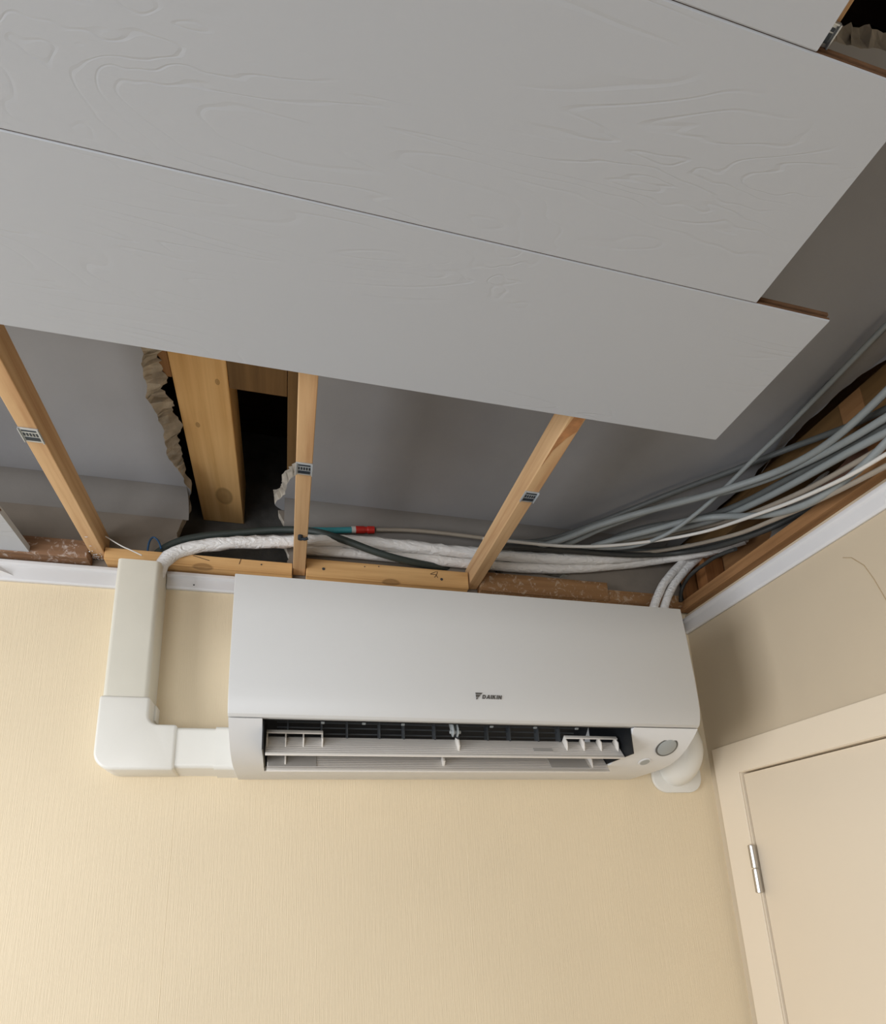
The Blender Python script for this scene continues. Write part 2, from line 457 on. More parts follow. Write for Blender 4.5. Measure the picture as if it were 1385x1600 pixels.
# old plaster cove where the bare wall meets the ceiling
for x0, x1 in ((XL, -1.108), (-0.925, -0.045)):
    pr = [(-0.0005, 0.470)] + [(-0.0005-0.044*(1-math.cos(a)), 0.470+0.0444*math.sin(a)) for a in [math.pi/2*k/8 for k in range(1, 9)]] + [(-0.0005, 0.5144)]
    MB().prism(pr, 'X', x0, x1).build('plaster_cove', MT['cove'], wall_back, smooth=60)
for x in (-1.0955, -0.570):
    MB().tube([(x-0.001, 0.0003, -1.6), (x, 0.0003, -0.5), (x+0.001, 0.0003, -0.062 if x < -1 else -0.115)], 0.0006, 6).build('wallpaper_seam', MT['wall'], wall_back)

# right wall with the door opening; above the old trim line it is an open timber frame
DY0, DY1, DZ = -0.93, -0.075, -0.035
wr = MB()
wr.box(0, 0.12, DY1, 0.0, FL, 0.345); wr.box(0, 0.12, YR, DY0, FL, 0.345); wr.box(0, 0.12, DY0, DY1, DZ, 0.345)
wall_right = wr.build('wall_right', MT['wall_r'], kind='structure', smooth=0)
MB().box(0.10, 0.12, YR, 0.10, 0.345, TOP).build('backing_board', MT['brown_y'], wall_right, smooth=0)
ck = [(-0.0003, -0.405, 0.262), (-0.0003, -0.419, 0.254), (-0.0003, -0.436, 0.230), (-0.0003, -0.446, 0.199), (-0.0003, -0.455, 0.161), (-0.0003, -0.468, 0.11)]
MB().tube(ck, 0.0007, 6).build('hairline_crack', MT['hairline'], wall_right)

# left wall with a window
WY0, WY1, WZ0, WZ1 = -2.05, -0.55, -1.28, 0.08
wl = MB()
wl.box(XL-0.2, XL, YR, WY0, FL, TOP); wl.box(XL-0.2, XL, WY1, 0.0, FL, TOP); wl.box(XL-0.2, XL, WY0, WY1, FL, WZ0); wl.box(XL-0.2, XL, WY0, WY1, WZ1, TOP)
wl.build('wall_left', MT['plainwall'], kind='structure', smooth=0)
RX0, RX1, RZ0, RZ1 = -2.65, -1.15, -1.28, -0.02
wq = MB()
wq.box(XL-0.2, RX0, YR-0.2, YR, FL, TOP); wq.box(RX1, 0.12, YR-0.2, YR, FL, TOP); wq.box(RX0, RX1, YR-0.2, YR, FL, RZ0); wq.box(RX0, RX1, YR-0.2, YR, RZ1, TOP)
wq.build('wall_rear', MT['plainwall'], kind='structure', smooth=0)
def window(name, horizontal, a0, a1, z0, z1, d):
    T = Thing(name, (d, (a0+a1)/2, z0) if not horizontal else ((a0+a1)/2, d, z0), kind='structure')
    def bx(m, a, b, p, q, e0=0.0, e1=0.06):
        if horizontal: m.box(a, b, d-e1, d-e0, p, q)
        else: m.box(d-e1, d-e0, a, b, p, q)
        return m
    f = MB(); mid = (a0+a1)/2
    bx(f, a0, a1, z0, z0+0.06); bx(f, a0, a1, z1-0.06, z1); bx(f, a0, a0+0.06, z0+0.06, z1-0.06); bx(f, a1-0.06, a1, z0+0.06, z1-0.06); bx(f, mid-0.035, mid+0.035, z0+0.06, z1-0.06)
    T.part('window_frame', f, MT['trim'], bevel=0.004, smooth=0)
    for p, q in ((a0+0.06, mid-0.035), (mid+0.035, a1-0.06)):
        T.part('pane', bx(MB(), p, q, z0+0.06, z1-0.06, 0.028, 0.034), MT['glass'], smooth=0)
    s = MB()
    if horizontal: s.box(a0-0.04, a1+0.04, d, d+0.02, z0-0.03, z0)
    else: s.box(d, d+0.02, a0-0.04, a1+0.04, z0-0.03, z0)
    T.part('window_sill', s, MT['trim'], bevel=0.003)
window('window_1', False, WY0, WY1, WZ0, WZ1, XL-0.06)
window('added_rear_window', True, RX0, RX1, RZ0, RZ1, YR-0.06)  # unseen window, added to go with the rear fill lamp

# old plaster ceiling with its two broken holes
CZ, CT = 0.515, 0.022
hr = jag([(-0.930, -0.001), (-0.944, -0.018), (-0.938, -0.035), (-0.922, -0.055), (-0.922, -0.085), (-0.896, -0.13), (-0.890, -0.34), (-0.890, -0.45)], 0.007, 0.005, seed=11)
hl = jag([(-1.115, -0.45), (-1.122, -0.354), (-1.136, -0.30), (-1.135, -0.26), (-1.123, -0.224), (-1.129, -0.163), (-1.127, -0.115), (-1.107, -0.064), (-1.105, -0.026), (-1.110, -0.001)], 0.006, 0.006, seed=12)
edge = jag([(-0.022, YR), (-0.02, -0.60), (-0.016, -0.56), (-0.030, -0.527), (-0.034, -0.493), (-0.030, -0.407), (-0.020, -0.356), (-0.023, -0.303), (-0.010, -0.272), (-0.018, -0.181), (-0.006, -0.114), (-0.006, -0.001)], 0.014, 0.003, seed=13)
outer = edge + hr + hl + [(XL, -0.001), (XL, YR)]
hole2 = jag([(-0.60, -1.25), (-0.16, -1.25), (-0.17, -0.86), (-0.30, -0.852), (-0.362, -0.850), (-0.40, -0.846), (-0.43, -0.842), (-0.60, -0.845)], 0.007, 0.003, closed=True, seed=14)
rnd_t = random.Random(5)
def chip(p):
    if p[0] < -1.095 and -0.46 < p[1] < -0.06: return (p[0] + (0.024 + 0.014*noise.noise(Vector((p[1]*30, 3, 1))) + rnd_t.uniform(-0.003, 0.003))*min(1, max(0, (-p[1]-0.06)/0.09)), p[1])
    if -0.95 < p[0] < -0.885 and -0.46 < p[1] < -0.002: return (p[0] - 0.006 + rnd_t.uniform(-0.004, 0.004), p[1])
    if -0.7 < p[0] < -0.1 and -0.87 < p[1] < -0.83: return (p[0], p[1] - 0.004 + rnd_t.uniform(-0.003, 0.003))
    return p
cl = plate([outer, hole2], lambda p, t: (p[0], p[1], CZ + CT*t), offs=chip, mside=1, rough=0.005)
ceiling = cl.build('ceiling', [MT['board'], MT['broken']], kind='structure', smooth=0)
MB().box(XL-0.2, 0.12, YR-0.2, 0.14, TOP-0.02, TOP).build('void_lid', MT['dark_wood'], ceiling, smooth=0)  # lid added over the void to keep it dark
# a lifted strip of ceiling paper along the right edge
pp = [(-0.076, -0.64), (-0.072, -0.54), (-0.077, -0.502), (-0.074, -0.448), (-0.057, -0.397), (-0.034, -0.345), (-0.018, -0.302)]
qq = [(-0.024, -0.64), (-0.03, -0.54), (-0.037, -0.502), (-0.036, -0.448), (-0.034, -0.397), (-0.026, -0.345), (-0.014, -0.302)]
pa = jag(pp, 0.012, 0.0018, seed=21); pq = jag(qq, 0.012, 0.002, seed=22)
plate([pa + pq[::-1]], lambda p, t: (p[0], p[1], CZ - 0.0012 - 0.0006*t - (0.006 if p[0] < -0.05 or p in pa else 0.0))).build('torn_paper', MT['paper'], ceiling, smooth=0)
# reddish scribble and specks on the old plaster
sc = MB()
for pts in ([(-0.862, 0.515), (-0.860, 0.500)], [(-0.850, 0.510), (-0.846, 0.514), (-0.842, 0.509), (-0.838, 0.514)], [(-0.834, 0.513), (-0.830, 0.507), (-0.826, 0.513)]):
    sc.tube([(x, -0.002, z-0.008) for x, z in pts], 0.0009, 6)
for x, z in ((-0.815, 0.500), (-0.79, 0.502), (-0.729, 0.499)): sc.disc((x, -0.0012, z), (0, -1, 0), 0.0022, 0.0006, 10)
sc.build('scribble', MT['rust'], wall_back)

# new ceiling panels: tongue and groove strips fixed under the battens
PZ, PT = 0.3553, 0.0118
def ceiling_panel(x0, x1, yb, yn, name='ceiling_panel'):
    """yb = edge towards the back wall, yn = edge towards the camera (with the groove)"""
    mb = MB(); b = 0.0011
    g0, g1 = PZ+0.0042, PZ+0.0078          # groove in the near edge
    prof = [(yb, PZ+b), (yb-b, PZ), (yn+b, PZ), (yn, PZ+b), (yn, g0), (yn+0.006, g0), (yn+0.006, g1), (yn, g1), (yn, PZ+PT), (yb, PZ+PT)]
    n = len(prof)
    v = [(x0, p[0], p[1]) for p in prof] + [(x1, p[0], p[1]) for p in prof]
    f = [(i, (i+1) % n, n+(i+1) % n, n+i) for i in range(n)]
    mb.add(v, f + [tuple(range(n)), tuple(range(n, 2*n))], [0, 0, 0, 1, 1, 1, 1, 1, 1, 0, 1, 1])
    return mb.build(name, [MT['panel'], MT['mdf']], ceiling, (0, 0, 0), smooth=0)
rows = [(-0.5134, -0.7053, -0.321), (-0.7057, -0.8893, -0.4215), (-0.8897, -1.0816, -0.5295), (-1.083, -1.2744, -0.33), (-1.2758, -1.4672, -0.42), (-1.4686, -1.66, -0.53)]
for yb, yn, xe in rows: ceiling_panel(-2.95, xe, yb, yn)
ceiling_panel(-2.95, -1.361, -0.002, -0.150).data.polygons[11].material_index = 0

# battens on edge with their fixing clips
def batten(x0, x1, label, sd):
    T = Thing('ceiling_batten', (x0, -0.02, 0.3675), label, 'batten', 'battens under the old ceiling')
    T.part('timber', MB().box(x0, x1, -1.75, -0.002, 0.3675, 0.412), MT['pine'], bevel=0.0012, smooth=0)
    return T
def clip(T, x, y):
    w = 0.0125
    m = MB(); m.box(x-w, x+w, y-0.013, y+0.013, 0.3655, 0.3673)
    m.box(x-w, x-w+0.0016, y-0.013, y+0.013, 0.3635, 0.3655); m.box(x+w-0.0016, x+w, y-0.013, y+0.013, 0.3635, 0.3655)
    c = T.part('fixing_clip', m, MT['steel'], bevel=0.0004, label='small galvanised clip')
    e = MB(); e.box(x-0.009, x+0.009, y+0.0035, y+0.0095, 0.3650, 0.3656)
    for k in range(5): e.box(x-0.009+k*0.0039, x-0.0065+k*0.0039, y-0.0045, y+0.001, 0.3650, 0.3656)
    e.box(x-0.009, x+0.009, y-0.010, y-0.0075, 0.3650, 0.3656)
    T.part('embossing', e, MT['steel_d'], c, smooth=0)
b1 = batten(-1.2668, -1.2424, 'pine batten at far left with silver clip, foot smeared with plaster', 1)
b2 = batten(-0.9052, -0.8811, 'pine batten just right of the broken hole with clip and screw hook', 2)
b3 = batten(-0.5412, -0.5178, 'pine batten above the middle of the air conditioner, dark resin streak', 3)
for T, x in ((b1, -1.2546), (b2, -0.893), (b3, -0.5295)):
    clip(T, x, -0.328)
c = MB(); c.box(-0.5290, -0.5170, -0.9035, -0.8895, 0.3655, 0.3673); c.box(-0.5186, -0.5170, -0.9035, -0.8895, 0.3635, 0.3655); c.box(-0.529, -0.5186, -0.9035, -0.9022, 0.3640, 0.3655)
c = b3.part('fixing_clip', c, MT['steel'], bevel=0.0004, label='small galvanised clip')
e = MB(); e.box(-0.5275, -0.5200, -0.9005, -0.8985, 0.3648, 0.3656); e.box(-0.5275, -0.5200, -0.8975, -0.8920, 0.3648, 0.3656)
b3.part('embossing', e, MT['steel_d'], c, smooth=0)
# plaster smeared over the foot of the left batten
sm = MB(); rs = random.Random(4)
for k in range(34):
    y = -0.002 - abs(rs.gauss(0, 0.022)); x = rs.uniform(-1.266, -1.244)
    sm.add([(x+rs.uniform(-.004, .004), y+rs.uniform(-.003, .003), 0.3671) for _ in range(3)] + [(x, y, 0.3660)], [(0, 1, 2), (0, 1, 3), (1, 2, 3), (0, 2, 3)])
b1.part('plaster_smear', sm, MT['trim'], kind='stuff')
hk = MB(); hk.tube([(-0.894, -0.146, 0.368), (-0.894, -0.146, 0.360)], 0.0045, 12); hk.tube([(-0.894, -0.146, 0.3625), (-0.886, -0.147, 0.3605), (-0.881, -0.1475, 0.363)], 0.0028, 10)
b2.part('screw_hook', hk, MT['steel_d'], label='dark shiny screw hook')
rk = plate([[(-0.5220, -0.52), (-0.534, -0.52), (-0.5405, -0.46), (-0.5402, -0.40), (-0.5375, -0.435), (-0.529, -0.462), (-0.5195, -0.478)]], lambda p, t: (p[0], p[1], 0.3674-0.0003*t))
b3.part('resin_streak', rk, MT['resin'], smooth=0)

# ledgers screwed to the wall between the batten feet
def ledger(x0, x1, zt, mat, label, th=0.03, zb=0.353, origin=None):
    T = Thing('wall_ledger', (x0, 0, zb), label, 'ledger', 'timber ledgers along the back wall')
    T.part('timber', MB().box(x0, x1, -th, -0.0016, zb, zt), mat, bevel=0.0012, smooth=0)
    return T
def nail_hole(T, x, z, y, r=0.003):
    T.part('screw_hole', MB().disc((x, y-0.0002, z), (0, -1, 0), r, 0.0006, 12), MT['cable_k'])
ledger(-2.9, -1.2680, 0.388, MT['smeared_x'], 'brown ledger at far left smeared with white plaster')
L2 = ledger(-1.2412, -0.9065, 0.378, MT['pine_x'], 'pale pine ledger below the broken hole behind the trunking')
L3 = ledger(-0.8798, -0.5440, 0.392, MT['pine_x'], 'pale pine ledger above air conditioner with screw holes and pencil mark')
L4 = ledger(-0.5165, -0.215, 0.397, MT['stained_x'], 'orange brown ledger right of the third batten, rough with plaster flecks', 0.03)
L5 = ledger(-0.2145, -0.021, 0.382, MT['stained_x'], 'short lower brown ledger beside the wrapped pipes in the corner', 0.026)
nail_hole(L3, -0.846, 0.371, -0.03); nail_hole(L3, -0.603, 0.370, -0.03); nail_hole(L3, -0.764, 0.384, -0.03, 0.0012); nail_hole(L3, -0.735, 0.387, -0.03, 0.0012)
nail_hole(L2, -0.965, 0.369, -0.03, 0.0015)
pm = MB()
for pts in ([(-0.627, 0.380), (-0.616, 0.386), (-0.611, 0.387), (-0.613, 0.381), (-0.618, 0.373)], [(-0.616, 0.381), (-0.611, 0.373)], [(-0.627, 0.380), (-0.617, 0.380)]):
    pm.tube([(x, -0.0303, z) for x, z in pts], 0.0006, 6)
L3.part('pencil_mark', pm, MT['mark'])
for q in ([(-1.003, -0.0303, 0.378), (-1.006, -0.0303, 0.366)], [(-1.09, -0.0303, 0.376), (-1.06, -0.0303, 0.368)]): L2.part('pencil_mark', MB().tube(q, 0.0006, 6), MT['mark'])

# white trims on the walls under the ledgers
def trim(name, x0, x1, z0, z1, holes=()):
    prof = [(0, z0), (-0.006, z0), (-0.008, z0+0.003), (-0.008, z1-0.010), (-0.013, z1-0.007), (-0.013, z1), (0, z1)]
    o = MB().prism([(y-0.0002, z) for y, z in prof], 'X', x0, x1).build(name, MT['trim'], kind='structure', bevel=0.0006)
    for x, z in holes: MB().disc((x, -0.0083, z), (0, -1, 0), 0.0014, 0.0005, 12).build('nail_hole', MT['cable_k'], o)
    return o
t1 = trim('trim_1', -2.9, -1.2085, 0.309, 0.347)
t2 = trim('trim_2', -1.1365, -0.9915, 0.3165, 0.3485, [(-1.088, 0.326)])
kb = MB(); kb.add([(-1.417, -0.008, 0.338), (-1.388, -0.008, 0.318), (-1.414, -0.008, 0.314), (-1.409, -0.020, 0.322)], [(0, 1, 2), (0, 1, 3), (1, 2, 3), (0, 2, 3)])
kb.build('bent_tab', MT['trim'], t1, (0, 0, 0), smooth=0)
prof = [(0, 0.2965), (-0.005, 0.2965), (-0.008, 0.3005), (-0.008, 0.322), (-0.012, 0.326), (-0.012, 0.333), (0, 0.333)]
MB().prism([(x-0.0002, z) for x, z in prof], 'Y', YR, -0.002).build('trim_3', MT['trim'], kind='structure', bevel=0.0006)
MB().box(-0.200, -0.016, -0.010, -0.0003, 0.3005, 0.3345).build('trim_4', MT['trim'], kind='structure', bevel=0.001)

# ------------------------------------------------------------------ the void: joists and the open wall frame
J = Thing('ceiling_joist', (-1.095, 0.0, 0.5375), 'wide pale pine joist bridging the broken hole in the ceiling', 'joist')
J.part('timber', MB().box(-1.096, -1.012, -1.3, 0.098, 0.5375, 0.64), MT['pine_joist'], bevel=0.0015, smooth=0)
T = Thing('loft_joist', (-0.92, 0.0, 0.5375), 'narrow greyish joist in the hole beside the second batten', 'joist')
T.part('timber', MB().box(-0.921, -0.865, -1.3, -0.075, 0.5375, 0.68), MT['olive_y'], bevel=0.0015, smooth=0)
T = Thing('joist_noggin', (-1.011, -0.33, 0.5375), 'aged cross timber between the two joists inside the broken hole', 'noggin', 'noggins in the broken hole')
T.part('timber', MB().box(-1.0115, -0.9215, -0.35, -0.28, 0.5375, 0.66), MT['olive_y'], bevel=0.0015, smooth=0)
T = Thing('joist_noggin', (-1.16, -0.33, 0.5375), 'aged cross timber left of the wide joist behind the broken edge', 'noggin', 'noggins in the broken hole')
T.part('timber', MB().box(-1.30, -1.0965, -0.35, -0.285, 0.5375, 0.64), MT['brown_y'], bevel=0.0015, smooth=0)

T = Thing('wall_ledger', (-0.02, 0, 0.336), 'long brown ledger on the right wall just above the white trim', 'ledger')
T.part('timber', MB().box(-0.022, 0.06, -2.2, -0.012, 0.3455, 0.368), MT['brown_y'], bevel=0.0012, smooth=0)
F = Thing('wall_frame', (0.05, -0.3, 0.37), 'dark brown open stud frame in the right wall behind the cables', 'stud frame')
F.part('top_rail', MB().box(0.012, 0.07, -1.4, -0.02, 0.468, 0.535), MT['olive_y'], bevel=0.0015, smooth=0)
F.part('bottom_rail', MB().box(0.03, 0.075, -1.4, -0.02, 0.368, 0.392), MT['brown_y'], bevel=0.0015, smooth=0)
for y in (-0.505, -0.065): F.part('stud', MB().box(0.022, 0.075, y, y+0.032, 0.392, 0.468), MT['orange_z'], bevel=0.0012, smooth=0)
F.part('stud', MB().box(0.002, 0.075, -0.016, -0.003, 0.37, 0.51), MT['orange_z'], smooth=0)
F.part('back_board', MB().box(0.078, 0.097, -1.4, -0.02, 0.368, 0.535), MT['brown_y'])
F.part('noggin', MB().box(0.010, 0.0118, -0.495, -0.455, 0.47, 0.532), MT['brown_y'])
pk = plate([jag([(-0.47, 0.395), (-0.335, 0.395), (-0.325, 0.43), (-0.36, 0.452), (-0.40, 0.455), (-0.43, 0.468), (-0.47, 0.465)], 0.012, 0.003, True, 31)], lambda p, t: (0.052+0.012*t, p[0], p[1]))
F.part('plaster_remnant', pk, MT['pinkish'], smooth=0, label='pinkish old plaster remnant')
gr = plate([jag([(-0.33, 0.40), (-0.22, 0.41), (-0.25, 0.44), (-0.31, 0.46), (-0.38, 0.462), (-0.36, 0.45)], 0.012, 0.005, True, 32)], lambda p, t: (0.046+0.005*t, p[0], p[1]))
F.part('paper_scrap', gr, MT['paper'], smooth=0, label='ragged grey paper scrap')

# ------------------------------------------------------------------ door on the right wall
D = Thing('door_1', (0.02, -0.5, FL), kind='structure')
D.part('door_leaf', MB().box(0.001, 0.041, DY0+0.022, -0.0920, FL+0.008, -0.0520), MT['door'], bevel=0.0015)
fx = -0.006
fr = MB().prism([(-0.0195, FL), (-0.0195, 0.0150), (-0.9735, 0.0150), (-0.9735, FL), (-0.905, FL), (-0.905, -0.0475), (-0.0875, -0.0475), (-0.0875, FL)], 'X', fx, -0.0003)
D.part('door_frame', fr, MT['door'], bevel=0.0012, smooth=0)
rb = MB(); rb.box(-0.0015, 0.05, -0.0885, -0.0752, FL, -0.0355); rb.box(-0.0025, 0.05, -0.9295, -0.9095, FL, -0.0355); rb.box(-0.0025, 0.05, -0.9095, -0.0885, -0.0487, -0.0355)
D.part('door_rebate', rb, MT['door'], bevel=0.0008)
rb = MB(); rb.box(0.045, 0.06, -0.9095, -0.0885, FL, -0.0487)
D.part('door_stop', rb, MT['hairline'], smooth=0)
def hinge(z1):
    h = D.part('hinge', MB().box(-0.0045, -0.0026, -0.0905, -0.0765, z1-0.090, z1-0.002), MT['chrome'], bevel=0.0006, label='brushed steel hinge')
    for a, b in ((z1-0.0445, z1), (z1-0.0915, z1-0.0462)):
        k = MB().tube([(-0.0095, -0.0905, a), (-0.0095, -0.0905, a+0.001), (-0.0095, -0.0905, b-0.001), (-0.0095, -0.0905, b)], lambda t, an, p: 0.0056 if t in (0.0, 1.0) else 0.0066, 18)
        D.part('knuckle', k, MT['chrome'], h)
hinge(-0.194)
hinge(-1.80)

# ================================================================== AIR CONDITIONER
AX0, AX1 = -0.9911, -0.2111
A = Thing('air_conditioner', ((AX0+AX1)/2, 0, -0.05), 'white wall mounted air conditioner with open flaps below the unfinished ceiling', 'air conditioner')
front = [(-0.249, 0.2263), (-0.2535, 0.16), (-0.2565, 0.09), (-0.257, 0.05), (-0.2562, 0.030), (-0.2535, 0.014), (-0.2492, 0.0045), (-0.2445, 0.0008)]
low = [(-0.2435, -0.0006), (-0.236, -0.0072), (-0.228, -0.0135), (-0.210, -0.0255), (-0.195, -0.0335), (-0.180, -0.0395), (-0.155, -0.0462), (-0.126, -0.0495), (-0.090, -0.0498), (-0.010, -0.0492)]
panel = front + [(-0.235, 0.0008), (-0.235, 0.215), (-0.225, 0.2263)]
A.part('front_panel', MB().prism(panel, 'X', AX0, AX1), MT['ac'], bevel=0.0012, smooth=25)
OX0, OX1 = -0.9435, -0.3365
cs = MB()
cheek = low + [(-0.0005, -0.045), (-0.0005, 0.222), (-0.2345, 0.222), (-0.2345, -0.0006)]
cs.prism(cheek, 'X', AX0+0.0006, OX0); cs.prism(cheek, 'X', OX1, AX1-0.0006)
strip = [(-0.0935, -0.0498), (-0.010, -0.0492), (-0.0005, -0.045), (-0.0005, 0.222), (-0.06, 0.222), (-0.06, 0.02), (-0.088, -0.04)]
cs.prism(strip, 'X', OX0, OX1)
cs.box(OX0, OX1, -0.2345, -0.06, 0.205, 0.222)
A.part('casing', cs, MT['ac_low'], smooth=25)
# black outlet throat
th = MB()
th.sheet([(-0.2345, -0.0004), (-0.222, 0.016), (-0.195, 0.045), (-0.150, 0.058), (-0.100, 0.050), (-0.066, 0.015), (-0.0905, -0.046)], OX0+0.0005, OX1-0.0005, 0.003, flip=1)
th.box(OX0+0.0002, OX0+0.002, -0.233, -0.094, -0.044, 0.05); th.box(OX1-0.002, OX1-0.0002, -0.233, -0.094, -0.044, 0.05)
A.part('outlet_throat', th, MT['black'], smooth=30)
gl = MB()
for (y, z) in ((-0.172, -0.004), (-0.178, 0.004), (-0.184, 0.011)): gl.box(OX0+0.02, OX1-0.08, y-0.0012, y+0.0012, z-0.0009, z+0.0009)
x = OX0+0.035; k = 0
while x < OX1-0.10:
    gl.box(x, x+0.0024, -0.186, -0.170, -0.014, 0.016); x += 0.040 if k % 2 else 0.052; k += 1
A.part('outlet_grille', gl, MT['dgrey'], smooth=0, kind='stuff')
for x in (-0.858, -0.795, -0.733, -0.585, -0.508, -0.432):
    A.part('outlet_tab', MB().box(x, x+0.005, -0.218, -0.214, 0.0010, 0.0035), MT['sensor'], smooth=0)

def flap(name, tip, back, x0, x1, label):
    t, b = Vector(tip), Vector(back)
    d = (b-t).normalized(); nn = Vector((-d.y, d.x))          # upper-front normal in (y, z)
    if nn.y < 0: nn = -nn
    L = (b-t).length
    def P(s, h): q = t + d*s + nn*h; return (q.x, q.y)
    prof = [P(0.004, 0), P(L*0.5, 0.0012), P(L, -0.001), P(L, -0.0035), P(L*0.5, -0.0018), P(0.004, -0.003)]
    o = A.part(name, MB().prism(prof, 'X', x0, x1), MT['louvre'], smooth=30, label=label)
    A.part('flap_lip', MB().prism([P(-0.0005, -0.003), P(-0.0005, 0.0), P(0.0042, 0.0006), P(0.0042, -0.0032)], 'X', x0, x1), MT['louvre_edge'], o, bevel=0.0004)
    return o, P, L
fl1, P1, LL1 = flap('air_flap', (-0.2115, -0.0460), (-0.184, -0.0120), -0.939, -0.341, 'upper flap with end fins')
fl2, P2, LL2 = flap('air_flap', (-0.157, -0.0602), (-0.122, -0.0170), -0.938, -0.340, 'lower flap')
def fins(P, L, xs, x0, x1, fo, s0, h, taper=False):
    for x in xs:
        m = MB()
        a = [P(s0, 0), P(L*0.92, 0.001), P(L*0.92, h), P(L*0.55, h)] if not taper else [P(s0, 0), P(L*0.95, 0.001), P(L*0.95, h), P(L*0.62, h), P(s0+0.004, h*0.5)]
        m.prism(a, 'X', x, x+0.0022); A.part('fin', m, MT['louvre_edge'], fo, bevel=0.0004)
    a, b = P(L*0.78, h+0.0002), P(L*0.95, h+0.0002); c, d = P(L*0.95, h+0.0022), P(L*0.78, h+0.0022)
    A.part('fin_bar', MB().prism([a, b, c, d], 'X', x0, x1), MT['louvre_edge'], fo, bevel=0.0004)
fins(P1, LL1, (-0.9385, -0.911, -0.8845, -0.856), -0.9385, -0.8538, fl1, 0.016, 0.012)
fins(P1, LL1, (-0.4445, -0.4125, -0.380, -0.3475), -0.4445, -0.3445, fl1, 0.016, 0.012, True)
for x in (-0.911, -0.372):
    A.part('fin', MB().prism([P2(0.010, 0), P2(LL2*0.9, 0.001), P2(LL2*0.9, 0.011), P2(LL2*0.4, 0.010)], 'X', x, x+0.0025), MT['louvre_edge'], fl2, bevel=0.0004)
for P, L, fo, x0, x1, s0, s1 in ((P2, LL2, fl2, -0.936, -0.861, 0.008, 0.05), (P2, LL2, fl2, -0.452, -0.378, 0.008, 0.05), (P1, LL1, fl1, -0.506, -0.4715, 0.012, 0.021)):
    A.part('smooth_patch', MB().prism([P(s0, 0.0011), P(s1, 0.0014), P(s1, 0.0019), P(s0, 0.0017)], 'X', x0, x1), MT['patch'], fo, smooth=0)
# bracket that carries the flaps in the middle
br = MB()
for x in (-0.650, -0.6425): br.prism([(-0.196, 0.030), (-0.206, 0.028), (-0.222, -0.004), (-0.222, -0.012), (-0.214, -0.016), (-0.206, -0.008), (-0.194, 0.016)], 'X', x, x+0.0022)
br.tube([(-0.654, -0.215, -0.008), (-0.636, -0.215, -0.008)], 0.0028, 10)
bk = A.part('flap_bracket', br, MT['sensor'], bevel=0.0003)
br = MB().prism([P1(0.012, 0), P1(0.040, 0), P1(0.040, 0.006), P1(0.026, 0.013), P1(0.016, 0.009)], 'X', -0.6385, -0.6355)
A.part('bracket_hook', br, MT['louvre_edge'], bk, bevel=0.0004)
A.part('bracket_hook', MB().prism([P2(0.012, 0), P2(0.028, 0), P2(0.028, 0.012), P2(0.014, 0.010)], 'X', -0.651, -0.647), MT['louvre_edge'], bk, bevel=0.0004)
# round sensor and the small recessed button on the right cheek
nn = Vector((0, -0.60, -0.80))
ct = Vector((-0.2545, -0.2095, -0.0262))
sn = A.part('sensor', MB().disc(ct - nn*0.0008, nn, 0.0205, 0.0014, 40), MT['ring'], label='round sensor with dark rim')
A.part('sensor_lens', MB().disc(ct, nn, 0.0175, 0.0012, 40), MT['sensor'], sn, bevel=0.0004)
n2 = Vector((0, -0.30, -0.954)); c2 = Vector((-0.2735, -0.166, -0.0440))
bt = A.part('button', MB().disc(c2 - n2*0.0004, n2, 0.0115, 0.0012, 28, ry=0.0125), MT['ac_low'], label='small round recessed button')
A.part('button_face', MB().disc(c2 + n2*0.0006, n2, 0.0085, 0.0006, 28, ry=0.0095), MT['sensor'], bt)
# printed maker's mark: a slashed triangle and DAIKIN in slanted capitals
lg = MB()
def on_panel(x, z): return (x, -0.2576 if z < 0.055 else -0.2572, z)
def stroke(pts, x0, z0, sx, sz):
    sh = 0.22
    q = [on_panel(x0 + (px + sh*pz)*sx, z0 + pz*sz) for px, pz in pts]
    lg.add(q + [(a, b+0.0006, c) for a, b, c in q], [tuple(range(len(q)))] + [(i, (i+1) % len(q), len(q)+(i+1) % len(q), len(q)+i) for i in range(len(q))])
GL = {'D': [[(0, 0), (.3, 0), (.3, 1), (0, 1)], [(.3, .78), (.62, .78), (.72, 1), (.3, 1)], [(.3, 0), (.72, 0), (.62, .22), (.3, .22)], [(.62, .22), (.72, 0), (1, .3), (1, .7), (.72, 1), (.62, .78), (.70, .65), (.70, .35)]],
      'A': [[(-.05, 0), (.26, 0), (.56, .75), (.42, 1)], [(.42, 1), (.56, .75), (.72, 0), (1.02, 0), (.78, 1)], [(.36, .2), (.74, .2), (.70, .40), (.42, .40)]],
      'I': [[(0, 0), (.32, 0), (.32, 1), (0, 1)]],
      'K': [[(0, 0), (.3, 0), (.3, 1), (0, 1)], [(.3, .38), (.48, .52), (.98, 1), (.62, 1), (.3, .68)], [(.40, .55), (.60, .66), (1.0, 0), (.66, 0)]],
      'N': [[(0, 0), (.28, 0), (.28, 1), (0, 1)], [(.28, 1), (.28, .62), (.72, 0), (.72, .40)], [(.72, 0), (1, 0), (1, 1), (.72, 1)]]}
lx, lz, lh = -0.6100, 0.0365, 0.0066
for ch, w in zip('DAIKIN', (.0054, .0056, .0056, .0054, .0056, .0054)):
    for pl in GL[ch]: stroke(pl, lx, lz, w, lh)
    lx += {'D': .0073, 'A': .0074, 'I': .0034, 'K': .0072, 'N': .0072}[ch] - 0.0004
tx, tz = -0.6208, 0.0345
